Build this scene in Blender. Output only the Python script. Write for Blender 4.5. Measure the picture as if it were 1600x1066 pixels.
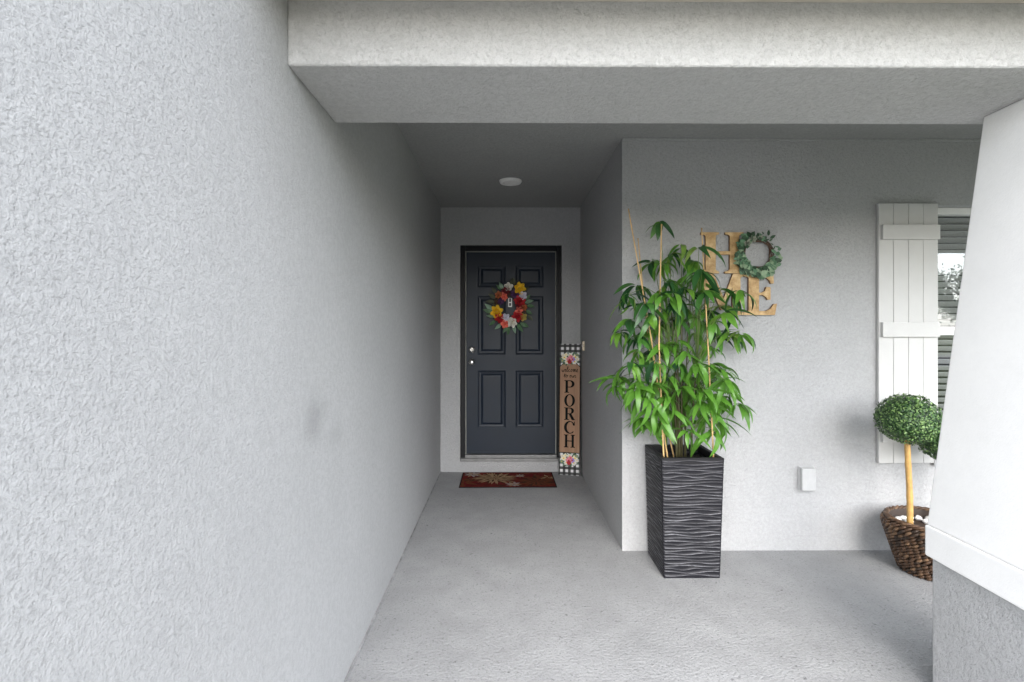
import bpy, bmesh, math, random
from mathutils import Vector, Matrix, Euler
from mathutils.geometry import tessellate_polygon
R = math.radians
random.seed(7)
scene = bpy.context.scene
for o in list(bpy.data.objects): bpy.data.objects.remove(o)
col = scene.collection

# ------------------------------------------------------------------ camera, sky, sun, exposure
CAMZ, F, VX, VY = 1.42, 800.0, 790.0, 516.0
cam = bpy.data.cameras.new('camera'); camo = bpy.data.objects.new('camera', cam); col.objects.link(camo)
cam.sensor_width = 36; cam.lens = 18.0; cam.clip_start = 0.02; cam.clip_end = 2000
YAW = 0.35
camo.location = (0, 0, CAMZ); camo.rotation_euler = (R(90), 0, R(-YAW))
cam.shift_x = (10 - F * math.tan(R(YAW))) / 1600.0
cam.shift_y = -17 / 1600.0
scene.camera = camo

SUN_AZ, SUN_EL = 180.0, 42.0     # azimuth clockwise from +Y, elevation
w = bpy.data.worlds.new('World'); scene.world = w; w.use_nodes = True
nt = w.node_tree; nt.nodes.clear()
sky = nt.nodes.new('ShaderNodeTexSky'); sky.sky_type = 'NISHITA'; sky.sun_disc = False
sky.sun_elevation = R(SUN_EL); sky.sun_rotation = R(SUN_AZ); sky.dust_density = 2.0; sky.air_density = 1.0
hs = nt.nodes.new('ShaderNodeHueSaturation'); hs.inputs['Saturation'].default_value = 0.38
bgn = nt.nodes.new('ShaderNodeBackground'); bgn.inputs['Strength'].default_value = 0.15
wo = nt.nodes.new('ShaderNodeOutputWorld')
nt.links.new(sky.outputs[0], hs.inputs['Color']); nt.links.new(hs.outputs[0], bgn.inputs['Color']); nt.links.new(bgn.outputs[0], wo.inputs[0])

sl = bpy.data.lights.new('sun', 'SUN'); so = bpy.data.objects.new('sun', sl); col.objects.link(so)
sl.energy = 0.5; sl.angle = R(120); sl.color = (1.0, 0.99, 0.97)
sd = Vector((math.sin(R(SUN_AZ)) * math.cos(R(SUN_EL)), math.cos(R(SUN_AZ)) * math.cos(R(SUN_EL)), math.sin(R(SUN_EL))))
so.rotation_euler = sd.to_track_quat('Z', 'Y').to_euler(); so.location = sd * 30
scene.view_settings.view_transform = 'Standard'; scene.view_settings.look = 'None'
scene.view_settings.gamma = 1.0; scene.view_settings.use_curve_mapping = False
scene.view_settings.exposure = 2.42
scene.render.engine = 'CYCLES'
scene.cycles.max_bounces = 10; scene.cycles.diffuse_bounces = 8

def P(px, py, Y):
    "metres of the point seen at a given place of the photograph, at distance Y in front of the camera"
    return Vector(((px - VX) * Y / F, Y, CAMZ - (py - VY) * Y / F))

# ------------------------------------------------------------------ materials
class NG:
    def __init__(s, name):
        s.m = bpy.data.materials.new(name); s.m.use_nodes = True
        s.t = s.m.node_tree; s.b = s.t.nodes['Principled BSDF']; s.out = s.t.nodes['Material Output']
        s.co = None
    def n(s, t, **k):
        x = s.t.nodes.new(t)
        for a, v in k.items(): setattr(x, a, v)
        return x
    def l(s, a, b): s.t.links.new(a, b)
    def obj(s):
        if s.co is None: s.co = s.n('ShaderNodeTexCoord').outputs['Object']
        return s.co
    def noise(s, scale, detail=3, rough=0.55, vec=None, dist=0.0):
        x = s.n('ShaderNodeTexNoise'); x.inputs['Scale'].default_value = scale
        x.inputs['Detail'].default_value = detail; x.inputs['Roughness'].default_value = rough; x.inputs['Distortion'].default_value = dist
        s.l(vec or s.obj(), x.inputs['Vector']); return x.outputs['Fac']
    def ramp(s, fac, stops):
        x = s.n('ShaderNodeValToRGB'); e = x.color_ramp.elements
        while len(e) < len(stops): e.new(0.5)
        for k, (p, c) in zip(e, stops):
            k.position = p; k.color = (c, c, c, 1) if isinstance(c, (int, float)) else (*c, 1)
        s.l(fac, x.inputs[0]); return x.outputs[0]
    def math(s, op, a, b=None):
        x = s.n('ShaderNodeMath', operation=op)
        for i, v in enumerate((a, b)):
            if v is None: continue
            if isinstance(v, (int, float)): x.inputs[i].default_value = v
            else: s.l(v, x.inputs[i])
        return x.outputs[0]
    def mix(s, fac, a, b, mode='MIX'):
        x = s.n('ShaderNodeMix', data_type='RGBA', blend_type=mode)
        for sock, v in ((x.inputs[0], fac), (x.inputs[6], a), (x.inputs[7], b)):
            if isinstance(v, (int, float)): sock.default_value = v
            elif isinstance(v, (tuple, list)): sock.default_value = (*v, 1)
            else: s.l(v, sock)
        return x.outputs[2]
    def bump(s, h, dist, strength=1.0, prev=None):
        x = s.n('ShaderNodeBump'); x.inputs['Distance'].default_value = dist; x.inputs['Strength'].default_value = strength
        s.l(h, x.inputs['Height'])
        if prev is not None: s.l(prev, x.inputs['Normal'])
        return x.outputs[0]
    def mapping(s, scale=(1, 1, 1), rot=(0, 0, 0)):
        x = s.n('ShaderNodeMapping'); x.inputs['Scale'].default_value = scale; x.inputs['Rotation'].default_value = rot
        s.l(s.obj(), x.inputs[0]); return x.outputs[0]
    def fin(s, color=None, rough=0.6, normal=None, metal=0.0, spec=0.5):
        if color is not None:
            if isinstance(color, tuple): s.b.inputs['Base Color'].default_value = (*color, 1)
            else: s.l(color, s.b.inputs['Base Color'])
        if isinstance(rough, (int, float)): s.b.inputs['Roughness'].default_value = rough
        else: s.l(rough, s.b.inputs['Roughness'])
        s.b.inputs['Metallic'].default_value = metal; s.b.inputs['Specular IOR Level'].default_value = spec
        if normal is not None: s.l(normal, s.b.inputs['Normal'])
        return s.m

def stucco(name, base, stain=False, relief=1.0, scale=1.0):
    g = NG(name)
    big = g.noise(1.7, 4, 0.6); mid = g.noise(9, 4, 0.6)
    lumps = g.noise(68 * scale, 5.0, 0.70)
    plate = g.ramp(lumps, [(0.33, 0.0), (0.47, 0.62), (0.57, 0.85), (0.72, 1.0)])
    grain = g.noise(170 * scale, 3, 0.7)
    fine = g.noise(330 * scale, 2, 0.6)
    rag = g.noise(24 * scale, 3, 0.6)
    c = g.mix(g.ramp(big, [(0.3, 0.0), (0.7, 1.0)]), tuple(v * 0.95 for v in base), tuple(v * 1.04 for v in base))
    c = g.mix(g.math('MULTIPLY', g.ramp(mid, [(0.45, 0.0), (0.75, 1.0)]), 0.10), c, tuple(v * 0.75 for v in base))
    c = g.mix(g.math('MULTIPLY', g.ramp(lumps, [(0.33, 1.0), (0.45, 0.0)]), 0.24 * min(1, relief)), c, tuple(v * 0.6 for v in base))
    c = g.mix(g.math('MULTIPLY', g.ramp(grain, [(0.36, 1.0), (0.54, 0.0)]), (0.34 if relief > 0.3 else 0.05)), c, tuple(v * 0.66 for v in base))
    c = g.mix(g.math('MULTIPLY', g.ramp(g.noise(48, 3, 0.7), [(0.38, 1.0), (0.60, 0.0)]), 0.34 if relief > 0.3 else 0.05), c, tuple(v * 0.70 for v in base))
    if stain:
        def spot(loc, rad, squash, amount, cc, tint=0.55):
            v = g.n('ShaderNodeVectorMath', operation='SUBTRACT'); g.l(g.obj(), v.inputs[0]); v.inputs[1].default_value = loc
            q = g.n('ShaderNodeVectorMath', operation='MULTIPLY'); g.l(v.outputs[0], q.inputs[0]); q.inputs[1].default_value = squash
            d = g.n('ShaderNodeVectorMath', operation='LENGTH'); g.l(q.outputs[0], d.inputs[0])
            dd = g.math('ADD', g.math('DIVIDE', d.outputs['Value'], rad), g.math('MULTIPLY', g.math('SUBTRACT', mid, 0.5), 1.3))
            return g.mix(g.math('MULTIPLY', g.ramp(dd, [(0.15, 1.0), (1.0, 0.0)]), amount), cc, tuple(v * tint for v in base))
        c = spot((-0.65, 1.75, 1.12), 0.11, (0, 0.8, 1.0), 0.48, c)
        c = spot((-0.65, 1.95, 1.02), 0.10, (0, 0.8, 1.4), 0.25, c)
        c = spot((-0.65, 1.33, 2.30), 0.012, (0, 1, 1), 0.8, c, 0.2)
    h = g.math('ADD', plate, g.math('MULTIPLY', rag, 0.8))
    n1 = g.bump(h, 0.0034 * relief, 1.0)
    n2 = g.bump(fine, 0.0006 * relief, 1.0, n1)
    return g.fin(c, 0.88, n2, spec=0.25)

def plain(name, base, rough=0.5, var=0.08, vscale=20, bump=0.0, bscale=200, metal=0.0, spec=0.5):
    g = NG(name)
    f = g.noise(vscale, 4, 0.6)
    c = g.mix(g.ramp(f, [(0.3, 0.0), (0.7, 1.0)]), tuple(v * (1 - var) for v in base), tuple(min(1, v * (1 + var)) for v in base))
    n = g.bump(g.noise(bscale, 3), bump) if bump else None
    r = g.math('ADD', g.math('MULTIPLY', f, 0.2), rough - 0.1)
    return g.fin(c, r, n, metal, spec)

def leafmat(name, stops, rough=0.33, trans=0.25):
    g = NG(name)
    oi = g.n('ShaderNodeObjectInfo')
    c = g.ramp(oi.outputs['Random'], stops)
    f = g.noise(30, 3)
    c = g.mix(g.math('MULTIPLY', g.ramp(f, [(0.35, 0.0), (0.75, 1.0)]), 0.35), c, (0.02, 0.07, 0.02))
    g.fin(c, rough, spec=0.5)
    t = g.n('ShaderNodeBsdfTranslucent'); g.l(c, t.inputs[0])
    ms = g.n('ShaderNodeMixShader'); ms.inputs[0].default_value = trans
    g.l(g.b.outputs[0], ms.inputs[1]); g.l(t.outputs[0], ms.inputs[2]); g.l(ms.outputs[0], g.out.inputs[0])
    return g.m

M = {}
WALL = (0.448, 0.451, 0.457)
M['stucco'] = stucco('stucco_grey', WALL, relief=0.7, scale=1.15)
M['stucco_side'] = stucco('stucco_side', WALL, stain=True, relief=0.46, scale=1.65)
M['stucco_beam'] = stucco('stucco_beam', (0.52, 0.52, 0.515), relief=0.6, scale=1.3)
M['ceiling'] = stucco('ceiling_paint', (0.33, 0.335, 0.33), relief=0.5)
M['white_column'] = stucco('column_white', (0.84, 0.84, 0.835), relief=0.08, scale=1.6)
M['joint'] = plain('wall_joint', (0.26, 0.262, 0.265), 0.9, 0.45, 12, 0.004, 60)
M['soffit'] = plain('soffit_vinyl', (0.55, 0.50, 0.44), 0.5)
M['white_paint'] = plain('white_paint', (0.54, 0.538, 0.53), 0.5, 0.03, 8, 0.0004, 120)
M['white_vinyl'] = plain('white_vinyl', (0.8, 0.8, 0.79), 0.35, 0.02)
M['door_paint'] = plain('door_paint', (0.0095, 0.0165, 0.030), 0.46, 0.10, 6, 0.0003, 260, spec=0.35)
M['frame_paint'] = plain('frame_paint', (0.005, 0.006, 0.008), 0.5, 0.1, 8, spec=0.3)
M['strip'] = plain('weather_strip', (0.42, 0.42, 0.39), 0.7)
M['metal'] = plain('satin_nickel', (0.72, 0.71, 0.69), 0.25, 0.04, 20, metal=1.0)
M['sill_metal'] = plain('sill_aluminium', (0.22, 0.22, 0.22), 0.5, 0.2, 15, metal=0.5)
M['cream'] = plain('cream_plastic', (0.72, 0.62, 0.46), 0.4)
M['lens'] = plain('lamp_lens', (0.88, 0.88, 0.86), 0.4, 0.01)
M['grey_plastic'] = plain('grey_plastic', (0.44, 0.445, 0.45), 0.5, 0.05)
M['dark_room'] = plain('backing_dark', (0.05, 0.05, 0.05), 0.9)  # near-black colour stands in for the unlit space behind the openings
M['roof'] = plain('roof_shingle', (0.10, 0.095, 0.09), 0.9, 0.3, 14, 0.004, 40)
M['black_plastic'] = plain('black_plastic', (0.008, 0.008, 0.010), 0.5, spec=0.3)
M['soil'] = plain('potting_soil', (0.02, 0.016, 0.012), 0.95, 0.4, 40, 0.01, 60)
M['pebble'] = plain('white_pebble', (0.78, 0.77, 0.75), 0.4, 0.06)
M['cane'] = plain('bamboo_cane', (0.52, 0.31, 0.10), 0.45, 0.22, 25)
M['stake'] = plain('bamboo_stake', (0.56, 0.37, 0.16), 0.5, 0.25, 18)
M['trunk'] = plain('plant_trunk', (0.06, 0.055, 0.022), 0.6, 0.4, 30)
M['twig'] = plain('green_twig', (0.10, 0.15, 0.04), 0.6, 0.3, 30)
M['bark'] = plain('tree_bark', (0.09, 0.07, 0.05), 0.9, 0.4, 10, 0.01, 30)
M['twig_brown'] = plain('brown_vine', (0.085, 0.045, 0.028), 0.75, 0.4, 60)
M['bamboo'] = leafmat('bamboo_leaf', [(0.0, (0.010, 0.045, 0.016)), (0.25, (0.03, 0.11, 0.03)), (0.6, (0.09, 0.255, 0.03)), (0.9, (0.17, 0.36, 0.045)), (1.0, (0.30, 0.42, 0.10))])
M['box1'] = plain('boxwood_mid', (0.055, 0.125, 0.032), 0.4, 0.3, 60)
M['box2'] = plain('boxwood_light', (0.17, 0.28, 0.09), 0.4, 0.3, 60)
M['box3'] = plain('boxwood_dark', (0.016, 0.05, 0.014), 0.5, 0.3, 60)
M['euc1'] = plain('eucalyptus_mid', (0.095, 0.20, 0.11), 0.6, 0.25, 60)
M['euc2'] = plain('eucalyptus_pale', (0.25, 0.35, 0.22), 0.6, 0.2, 60)
M['euc3'] = plain('eucalyptus_dark', (0.025, 0.065, 0.03), 0.6, 0.25, 60)
M['succ'] = plain('succulent', (0.34, 0.36, 0.29), 0.6, 0.2, 60)
M['tree1'] = plain('tree_leaf', (0.045, 0.09, 0.03), 0.6, 0.4, 3)
M['tree2'] = plain('tree_leaf_light', (0.08, 0.13, 0.04), 0.6, 0.4, 3)
M['wl1'] = plain('wreath_leaf', (0.06, 0.14, 0.06), 0.55, 0.35, 40)
M['wl2'] = plain('wreath_leaf_sage', (0.16, 0.26, 0.18), 0.55, 0.3, 40)
M['wl3'] = plain('wreath_leaf_dark', (0.05, 0.06, 0.03), 0.6, 0.3, 40)
FL = {'yellow': (0.78, 0.50, 0.02), 'white': (0.72, 0.70, 0.64), 'lilac': (0.62, 0.62, 0.72), 'coral': (0.80, 0.20, 0.14), 'red': (0.42, 0.012, 0.02),
      'maroon': (0.15, 0.012, 0.02), 'purple': (0.08, 0.03, 0.10), 'rust': (0.45, 0.13, 0.05), 'pink': (0.75, 0.25, 0.30), 'violet': (0.36, 0.24, 0.60),
      'cream': (0.80, 0.76, 0.55), 'olive': (0.42, 0.34, 0.08)}
for k, v in FL.items(): M['f_' + k] = plain('petal_' + k, v, 0.7, 0.22, 50)

# floor: coated concrete
g = NG('porch_concrete')
lump = g.noise(75, 4, 0.6, dist=0.4); pits = g.noise(60, 3, 0.6); big = g.noise(1.3, 5, 0.62); mid = g.noise(5.5, 5, 0.65)
b0 = (0.35, 0.355, 0.36)
c = g.mix(g.ramp(big, [(0.3, 0.0), (0.7, 1.0)]), tuple(v * 0.86 for v in b0), tuple(v * 1.06 for v in b0))
c = g.mix(g.math('MULTIPLY', g.ramp(mid, [(0.40, 0.0), (0.72, 1.0)]), 0.42), c, tuple(v * 0.62 for v in b0))
c = g.mix(g.math('MULTIPLY', g.ramp(pits, [(0.31, 1.0), (0.40, 0.0)]), 0.75), c, (0.13, 0.135, 0.14))
c = g.mix(g.math('MULTIPLY', g.ramp(g.noise(120, 3, 0.7), [(0.38, 1.0), (0.58, 0.0)]), 0.30), c, tuple(v * 0.6 for v in b0))
c = g.mix(g.math('MULTIPLY', g.ramp(lump, [(0.34, 1.0), (0.46, 0.0)]), 0.35), c, tuple(v * 0.55 for v in b0))
n1 = g.bump(g.ramp(lump, [(0.34, 0.0), (0.60, 1.0)]), 0.0019)
n2 = g.bump(g.noise(300, 2), 0.001, 1.0, n1)
specks = g.math('MULTIPLY', g.ramp(g.noise(34, 3, 0.7), [(0.30, 1.0), (0.38, 0.0)]), g.ramp(g.noise(2.2, 3, 0.6), [(0.42, 0.0), (0.58, 1.0)]))
c = g.mix(g.math('MULTIPLY', specks, 0.8), c, (0.09, 0.09, 0.095))
M['floor'] = g.fin(c, 0.72, n2, spec=0.35)
g = NG('lawn'); f1 = g.noise(3, 6, 0.7); f2 = g.noise(90, 4, 0.7)
c = g.mix(g.ramp(f1, [(0.35, 0.0), (0.65, 1.0)]), (0.06, 0.08, 0.034), (0.105, 0.115, 0.06))
M['lawn'] = g.fin(c, 0.95, g.bump(f2, 0.03), spec=0.1)
M['walk'] = plain('walk_concrete', (0.30, 0.29, 0.275), 0.85, 0.12, 3, 0.002, 200)
M['asphalt'] = plain('asphalt', (0.055, 0.055, 0.057), 0.9, 0.2, 4, 0.003, 200)
# planter: dark resin with rubbed ridges (attribute = ridge crest)
g = NG('planter_resin'); at = g.n('ShaderNodeAttribute', attribute_name='ridge')
f = g.noise(40, 3)
rub = g.math('MULTIPLY', g.ramp(at.outputs['Fac'], [(0.5, 0.0), (0.95, 1.0)]), g.ramp(f, [(0.25, 0.35), (0.65, 1.0)]))
c = g.mix(rub, (0.0075, 0.0075, 0.011), (0.17, 0.17, 0.185))
M['planter'] = g.fin(c, 0.5, g.bump(g.noise(500, 2), 0.0004), spec=0.3)
# wood of porch sign
g = NG('sign_wood'); v = g.mapping((38, 38, 2.2)); f = g.noise(1.0, 6, 0.65, v, 0.8); f2 = g.noise(6, 3)
c = g.ramp(f, [(0.25, (0.22, 0.115, 0.06)), (0.5, (0.34, 0.19, 0.105)), (0.8, (0.44, 0.27, 0.16))])
c = g.mix(g.math('MULTIPLY', f2, 0.3), c, (0.30, 0.15, 0.09)); M['sign_wood'] = g.fin(c, 0.6)
# buffalo check
g = NG('buffalo_check'); sp = g.n('ShaderNodeSeparateXYZ'); g.l(g.obj(), sp.inputs[0])
sx = g.math('GREATER_THAN', g.math('FRACT', g.math('MULTIPLY', g.math('ADD', sp.outputs[0], 1.0), 1 / 0.052)), 0.5)
sz = g.math('GREATER_THAN', g.math('FRACT', g.math('MULTIPLY', g.math('ADD', sp.outputs[2], 0.984), 1 / 0.052)), 0.5)
c = g.ramp(g.math('MULTIPLY', g.math('ADD', sx, sz), 0.5), [(0.2, 0.012), (0.5, 0.07), (0.9, 0.75)])
M['check'] = g.fin(c, 0.6)
M['sign_black'] = plain('sign_black', (0.006, 0.006, 0.006), 0.8, spec=0.15)
# gilded wood letters
g = NG('gilded_wood'); f = g.noise(22, 5, 0.65); f2 = g.noise(120, 3)
c = g.ramp(f, [(0.32, (0.27, 0.15, 0.05)), (0.5, (0.46, 0.29, 0.12)), (0.68, (0.62, 0.45, 0.24))])
M['gold'] = g.fin(c, 0.5, g.bump(f2, 0.0006))
M['gold_edge'] = plain('letter_edge', (0.16, 0.075, 0.03), 0.7, 0.2)
M['mat_base'] = plain('mat_red', (0.11, 0.012, 0.010), 0.95, 0.5, 9, 0.003, 400, spec=0.1)
M['mat_edge'] = plain('mat_edge', (0.018, 0.014, 0.013), 0.9, spec=0.1)
for k, v in {'tan': (0.32, 0.21, 0.12), 'brown': (0.05, 0.022, 0.012), 'rust': (0.12, 0.036, 0.016), 'pale': (0.30, 0.25, 0.235), 'red': (0.12, 0.008, 0.009)}.items():
    M['mat_' + k] = plain('mat_' + k, v, 0.95, 0.3, 60, 0.002, 400, spec=0.1)
M['wick1'] = plain('wicker_dark', (0.035, 0.02, 0.012), 0.55, 0.4, 40)
M['wick2'] = plain('wicker_mid', (0.085, 0.045, 0.024), 0.5, 0.4, 40)
M['wick3'] = plain('wicker_light', (0.17, 0.10, 0.055), 0.5, 0.4, 40)
# window glass
g = NG('window_glass'); gl = g.n('ShaderNodeBsdfGlossy'); gl.inputs['Roughness'].default_value = 0.0; gl.inputs[0].default_value = (0.93, 0.97, 1, 1)
tr = g.n('ShaderNodeBsdfTransparent'); tr.inputs[0].default_value = (0.82, 0.83, 0.83, 1)
lw = g.n('ShaderNodeLayerWeight'); fr = g.n('ShaderNodeMath', operation='MULTIPLY_ADD'); g.l(g.math('POWER', lw.outputs['Facing'], 3.0), fr.inputs[0]); fr.inputs[1].default_value = 0.6; fr.inputs[2].default_value = 0.10
ms = g.n('ShaderNodeMixShader'); g.l(fr.outputs[0], ms.inputs[0]); g.l(tr.outputs[0], ms.inputs[1]); g.l(gl.outputs[0], ms.inputs[2]); g.l(ms.outputs[0], g.out.inputs[0])
M['glass'] = g.m

# ------------------------------------------------------------------ mesh helpers
class MB:
    def __init__(s): s.v = []; s.f = []; s.mi = []
    def add(s, vs, fs, mi=0, mat=None):
        o = len(s.v)
        s.v += [tuple(mat @ Vector(p)) if mat is not None else tuple(p) for p in vs]
        s.f += [tuple(i + o for i in f) for f in fs]; s.mi += [mi] * len(fs)
        return s
    def box(s, x0, x1, y0, y1, z0, z1, mi=0, mat=None):
        return s.add([(x0, y0, z0), (x1, y0, z0), (x1, y1, z0), (x0, y1, z0), (x0, y0, z1), (x1, y0, z1), (x1, y1, z1), (x0, y1, z1)],
                     [(3, 2, 1, 0), (4, 5, 6, 7), (0, 1, 5, 4), (1, 2, 6, 5), (2, 3, 7, 6), (3, 0, 4, 7)], mi, mat)
    def prism(s, loops, d0, d1, tf, mi=0, side=None):
        "2-D loops (first outline, then holes) between depths d0 (front) and d1; tf maps (u, v, d) to a point"
        side = mi if side is None else side
        fl = [p for L in loops for p in L]
        tris = tessellate_polygon([[Vector((p[0], p[1], 0)) for p in L] for L in loops])
        n = len(fl)
        s.add([tf(p[0], p[1], d0) for p in fl], [tuple(t) for t in tris], mi)
        s.add([tf(p[0], p[1], d1) for p in fl], [tuple(reversed(t)) for t in tris], mi)
        k = 0
        for L in loops:
            m = len(L); vs = [tf(p[0], p[1], d0) for p in L] + [tf(p[0], p[1], d1) for p in L]
            s.add(vs, [(i, (i + 1) % m, m + (i + 1) % m, m + i) for i in range(m)], side); k += m
        return s
    def tube(s, pts, rad, sides=8, mi=0, cap=True):
        pts = [Vector(p) for p in pts]; n = len(pts)
        rad = [rad] * n if isinstance(rad, (int, float)) else rad
        t0 = (pts[1] - pts[0]).normalized(); up = Vector((0, 0, 1)) if abs(t0.z) < 0.9 else Vector((1, 0, 0))
        u = t0.cross(up).normalized(); vs = []
        for i, p in enumerate(pts):
            t = (pts[min(i + 1, n - 1)] - pts[max(i - 1, 0)]).normalized()
            u = (u - t * u.dot(t)).normalized(); b = t.cross(u)
            for k in range(sides):
                a = 2 * math.pi * k / sides
                vs.append(p + (u * math.cos(a) + b * math.sin(a)) * rad[i])
        fs = [(i * sides + k, i * sides + (k + 1) % sides, (i + 1) * sides + (k + 1) % sides, (i + 1) * sides + k) for i in range(n - 1) for k in range(sides)]
        if cap: fs += [tuple(range(sides))[::-1], tuple((n - 1) * sides + k for k in range(sides))]
        return s.add(vs, fs, mi)
    def lathe(s, prof, mat=None, sides=24, mi=0):
        vs = [(r * math.cos(2 * math.pi * k / sides), r * math.sin(2 * math.pi * k / sides), z) for r, z in prof for k in range(sides)]
        fs = [(i * sides + k, i * sides + (k + 1) % sides, (i + 1) * sides + (k + 1) % sides, (i + 1) * sides + k) for i in range(len(prof) - 1) for k in range(sides)]
        return s.add(vs, fs, mi, mat)
    def build(s, name, mats, parent=None, smooth=False, bevel=0, segs=2, recalc=True):
        me = bpy.data.meshes.new(name); me.from_pydata(s.v, [], s.f)
        for m in (mats if isinstance(mats, (list, tuple)) else [mats]): me.materials.append(M[m] if isinstance(m, str) else m)
        me.polygons.foreach_set('material_index', s.mi)
        bm = bmesh.new(); bm.from_mesh(me)
        if bevel or recalc: bmesh.ops.remove_doubles(bm, verts=bm.verts, dist=1e-6)
        if recalc: bmesh.ops.recalc_face_normals(bm, faces=bm.faces)
        if bevel:
            es = [e for e in bm.edges if len(e.link_faces) == 2 and e.calc_face_angle(0) > 0.5]
            bmesh.ops.bevel(bm, geom=es, offset=bevel, segments=segs, affect='EDGES', profile=0.6, clamp_overlap=True)
        bm.to_mesh(me); bm.free()
        if smooth: me.polygons.foreach_set('use_smooth', [True] * len(me.polygons))
        me.update()
        return link(name, me, parent)

def link(name, me, parent=None):
    o = bpy.data.objects.new(name, me); col.objects.link(o)
    if parent: o.parent = parent
    return o
def empty(name, loc=(0, 0, 0), parent=None):
    o = bpy.data.objects.new(name, None); o.location = loc; o.empty_display_size = 0.1; col.objects.link(o)
    if parent: o.parent = parent
    return o
def tag(o, label=None, cat=None, group=None, kind=None):
    if label: o['label'] = label
    if cat: o['category'] = cat
    if group: o['group'] = group
    if kind: o['kind'] = kind
    return o
def box(name, m, parent, x0, x1, y0, y1, z0, z1, bevel=0, segs=2):
    return MB().box(x0, x1, y0, y1, z0, z1).build(name, m, parent, bevel=bevel, segs=segs)
TY = lambda u, v, d: (u, d, v)           # prism facing the camera: u = X, v = Z, depth = Y
def rect(x0, x1, z0, z1): return [(x0, z0), (x1, z0), (x1, z1), (x0, z1)]

# ------------------------------------------------------------------ setting
XL, XR = -0.65, 0.75            # side wall face, hall wall face
YB, YW = 5.13, 3.29             # entry wall face, front wall face
ZC, ZB = 2.65, 2.21             # ceiling, underside of beam
B0, B1 = 1.53, 1.96             # beam front and back
XE = 5.2
tag(MB().box(-300, 300, -300, 300, -0.6, -0.12).build('lawn', 'lawn'), kind='structure')
tag(MB().box(XL, XE + .2, 1.15, YB + .05, -0.3, 0).build('porch_floor', 'floor'), kind='structure')
tag(MB().box(XL, 1.45, -9.0, 1.145, -0.3, -0.012).build('walkway', 'walk'), kind='structure')
tag(MB().box(-7, XL - .004, -14, 0.34, -0.3, -0.06).build('driveway', 'walk'), kind='structure')
tag(MB().box(-200, 200, -24, -15, -0.3, -0.10).build('road', 'asphalt'), kind='structure')
tag(MB().box(-200, 200, -14.99, -14.75, -0.3, 0.02).build('kerb', 'walk'), kind='structure')

house = tag(empty('house'), 'grey stucco house with a recessed entry and covered porch', 'house')
box('side_wall', 'stucco_side', house, -0.95, XL, 0.35, YB + .3, -0.3, 2.75, 0.012)
# entry wall with door opening
DX0, DX1, DZ0, DZ1 = -0.455, 0.564, 0.105, 2.273
MB().prism([rect(XL, XR, -.2, ZC + .05), rect(DX0, DX1, DZ0, DZ1)], YB, YB + .2, TY).build('entry_wall', 'stucco', house)
box('hall_wall', 'stucco', house, XR, XR + .2, YW + .2, YB + .2, -.2, ZC + .05)
# front wall with window opening
WX0, WX1, WZ0, WZ1 = 2.775, 3.70, 0.60, 2.225
MB().prism([rect(XR, XE, -.2, ZC + .05), rect(WX0, WX1, WZ0, WZ1)], YW, YW + .2, TY).build('front_wall', 'stucco', house)
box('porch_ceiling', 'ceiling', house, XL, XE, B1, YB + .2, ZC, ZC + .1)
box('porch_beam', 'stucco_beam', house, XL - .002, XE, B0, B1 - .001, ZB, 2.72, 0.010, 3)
box('ceiling_bead', 'stucco', house, XR, XE - .01, YW - .014, YW - .001, ZC - .012, ZC - .001)
box('floor_joint', 'joint', house, XL + .0002, XL + .0075, 1.2, YB - .002, .0008, .011, .003)
box('soffit', 'soffit', house, XL, XE + .3, 1.22, B0 - .001, 2.402, 2.43)
box('fascia', 'white_paint', house, XL, XE + .3, 1.19, 1.218, 2.38, 2.60)
MB().prism([[(1.15, 2.605), (1.2, 2.605), (6, 4.75), (11, 2.605), (11.05, 2.605), (6, 4.9)]], -6.3, 5.6, lambda u, v, d: (d, u, v)).build('roof', 'roof', house)  # roof and fascia are out of view, added to block the sky light
MB().prism([[(-0.46, 2.755), (-0.46, 2.85), (-3.6, 4.2), (-6.7, 2.85), (-6.7, 2.755)]], 0.15, 1.14, lambda u, v, d: (u, d, v)).build('garage_roof', 'roof', house)
MB().box(-6.2, -0.955, 0.35, 0.55, -.3, 2.75).build('garage_wall', 'stucco', house)  # unseen garage front, cut short here to admit light from the left
box('backing_panel', 'dark_room', house, XR + .25, XE - .05, YW + 1.2, YW + 1.3, -.2, ZC)  # closed box added behind the window to keep it dark
for x in (XR + .22, XE - .1): box('backing_panel', 'dark_room', house, x, x + .02, YW + .21, YW + 1.19, -.2, ZC)
box('backing_floor', 'dark_room', house, XR + .25, XE - .11, YW + .21, YW + 1.19, -.2, 0)
box('backing_panel', 'dark_room', house, XL, XR, YB + .23, YB + .26, -.2, ZC)  # backing added behind the door to stop light leaking through its gaps

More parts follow.
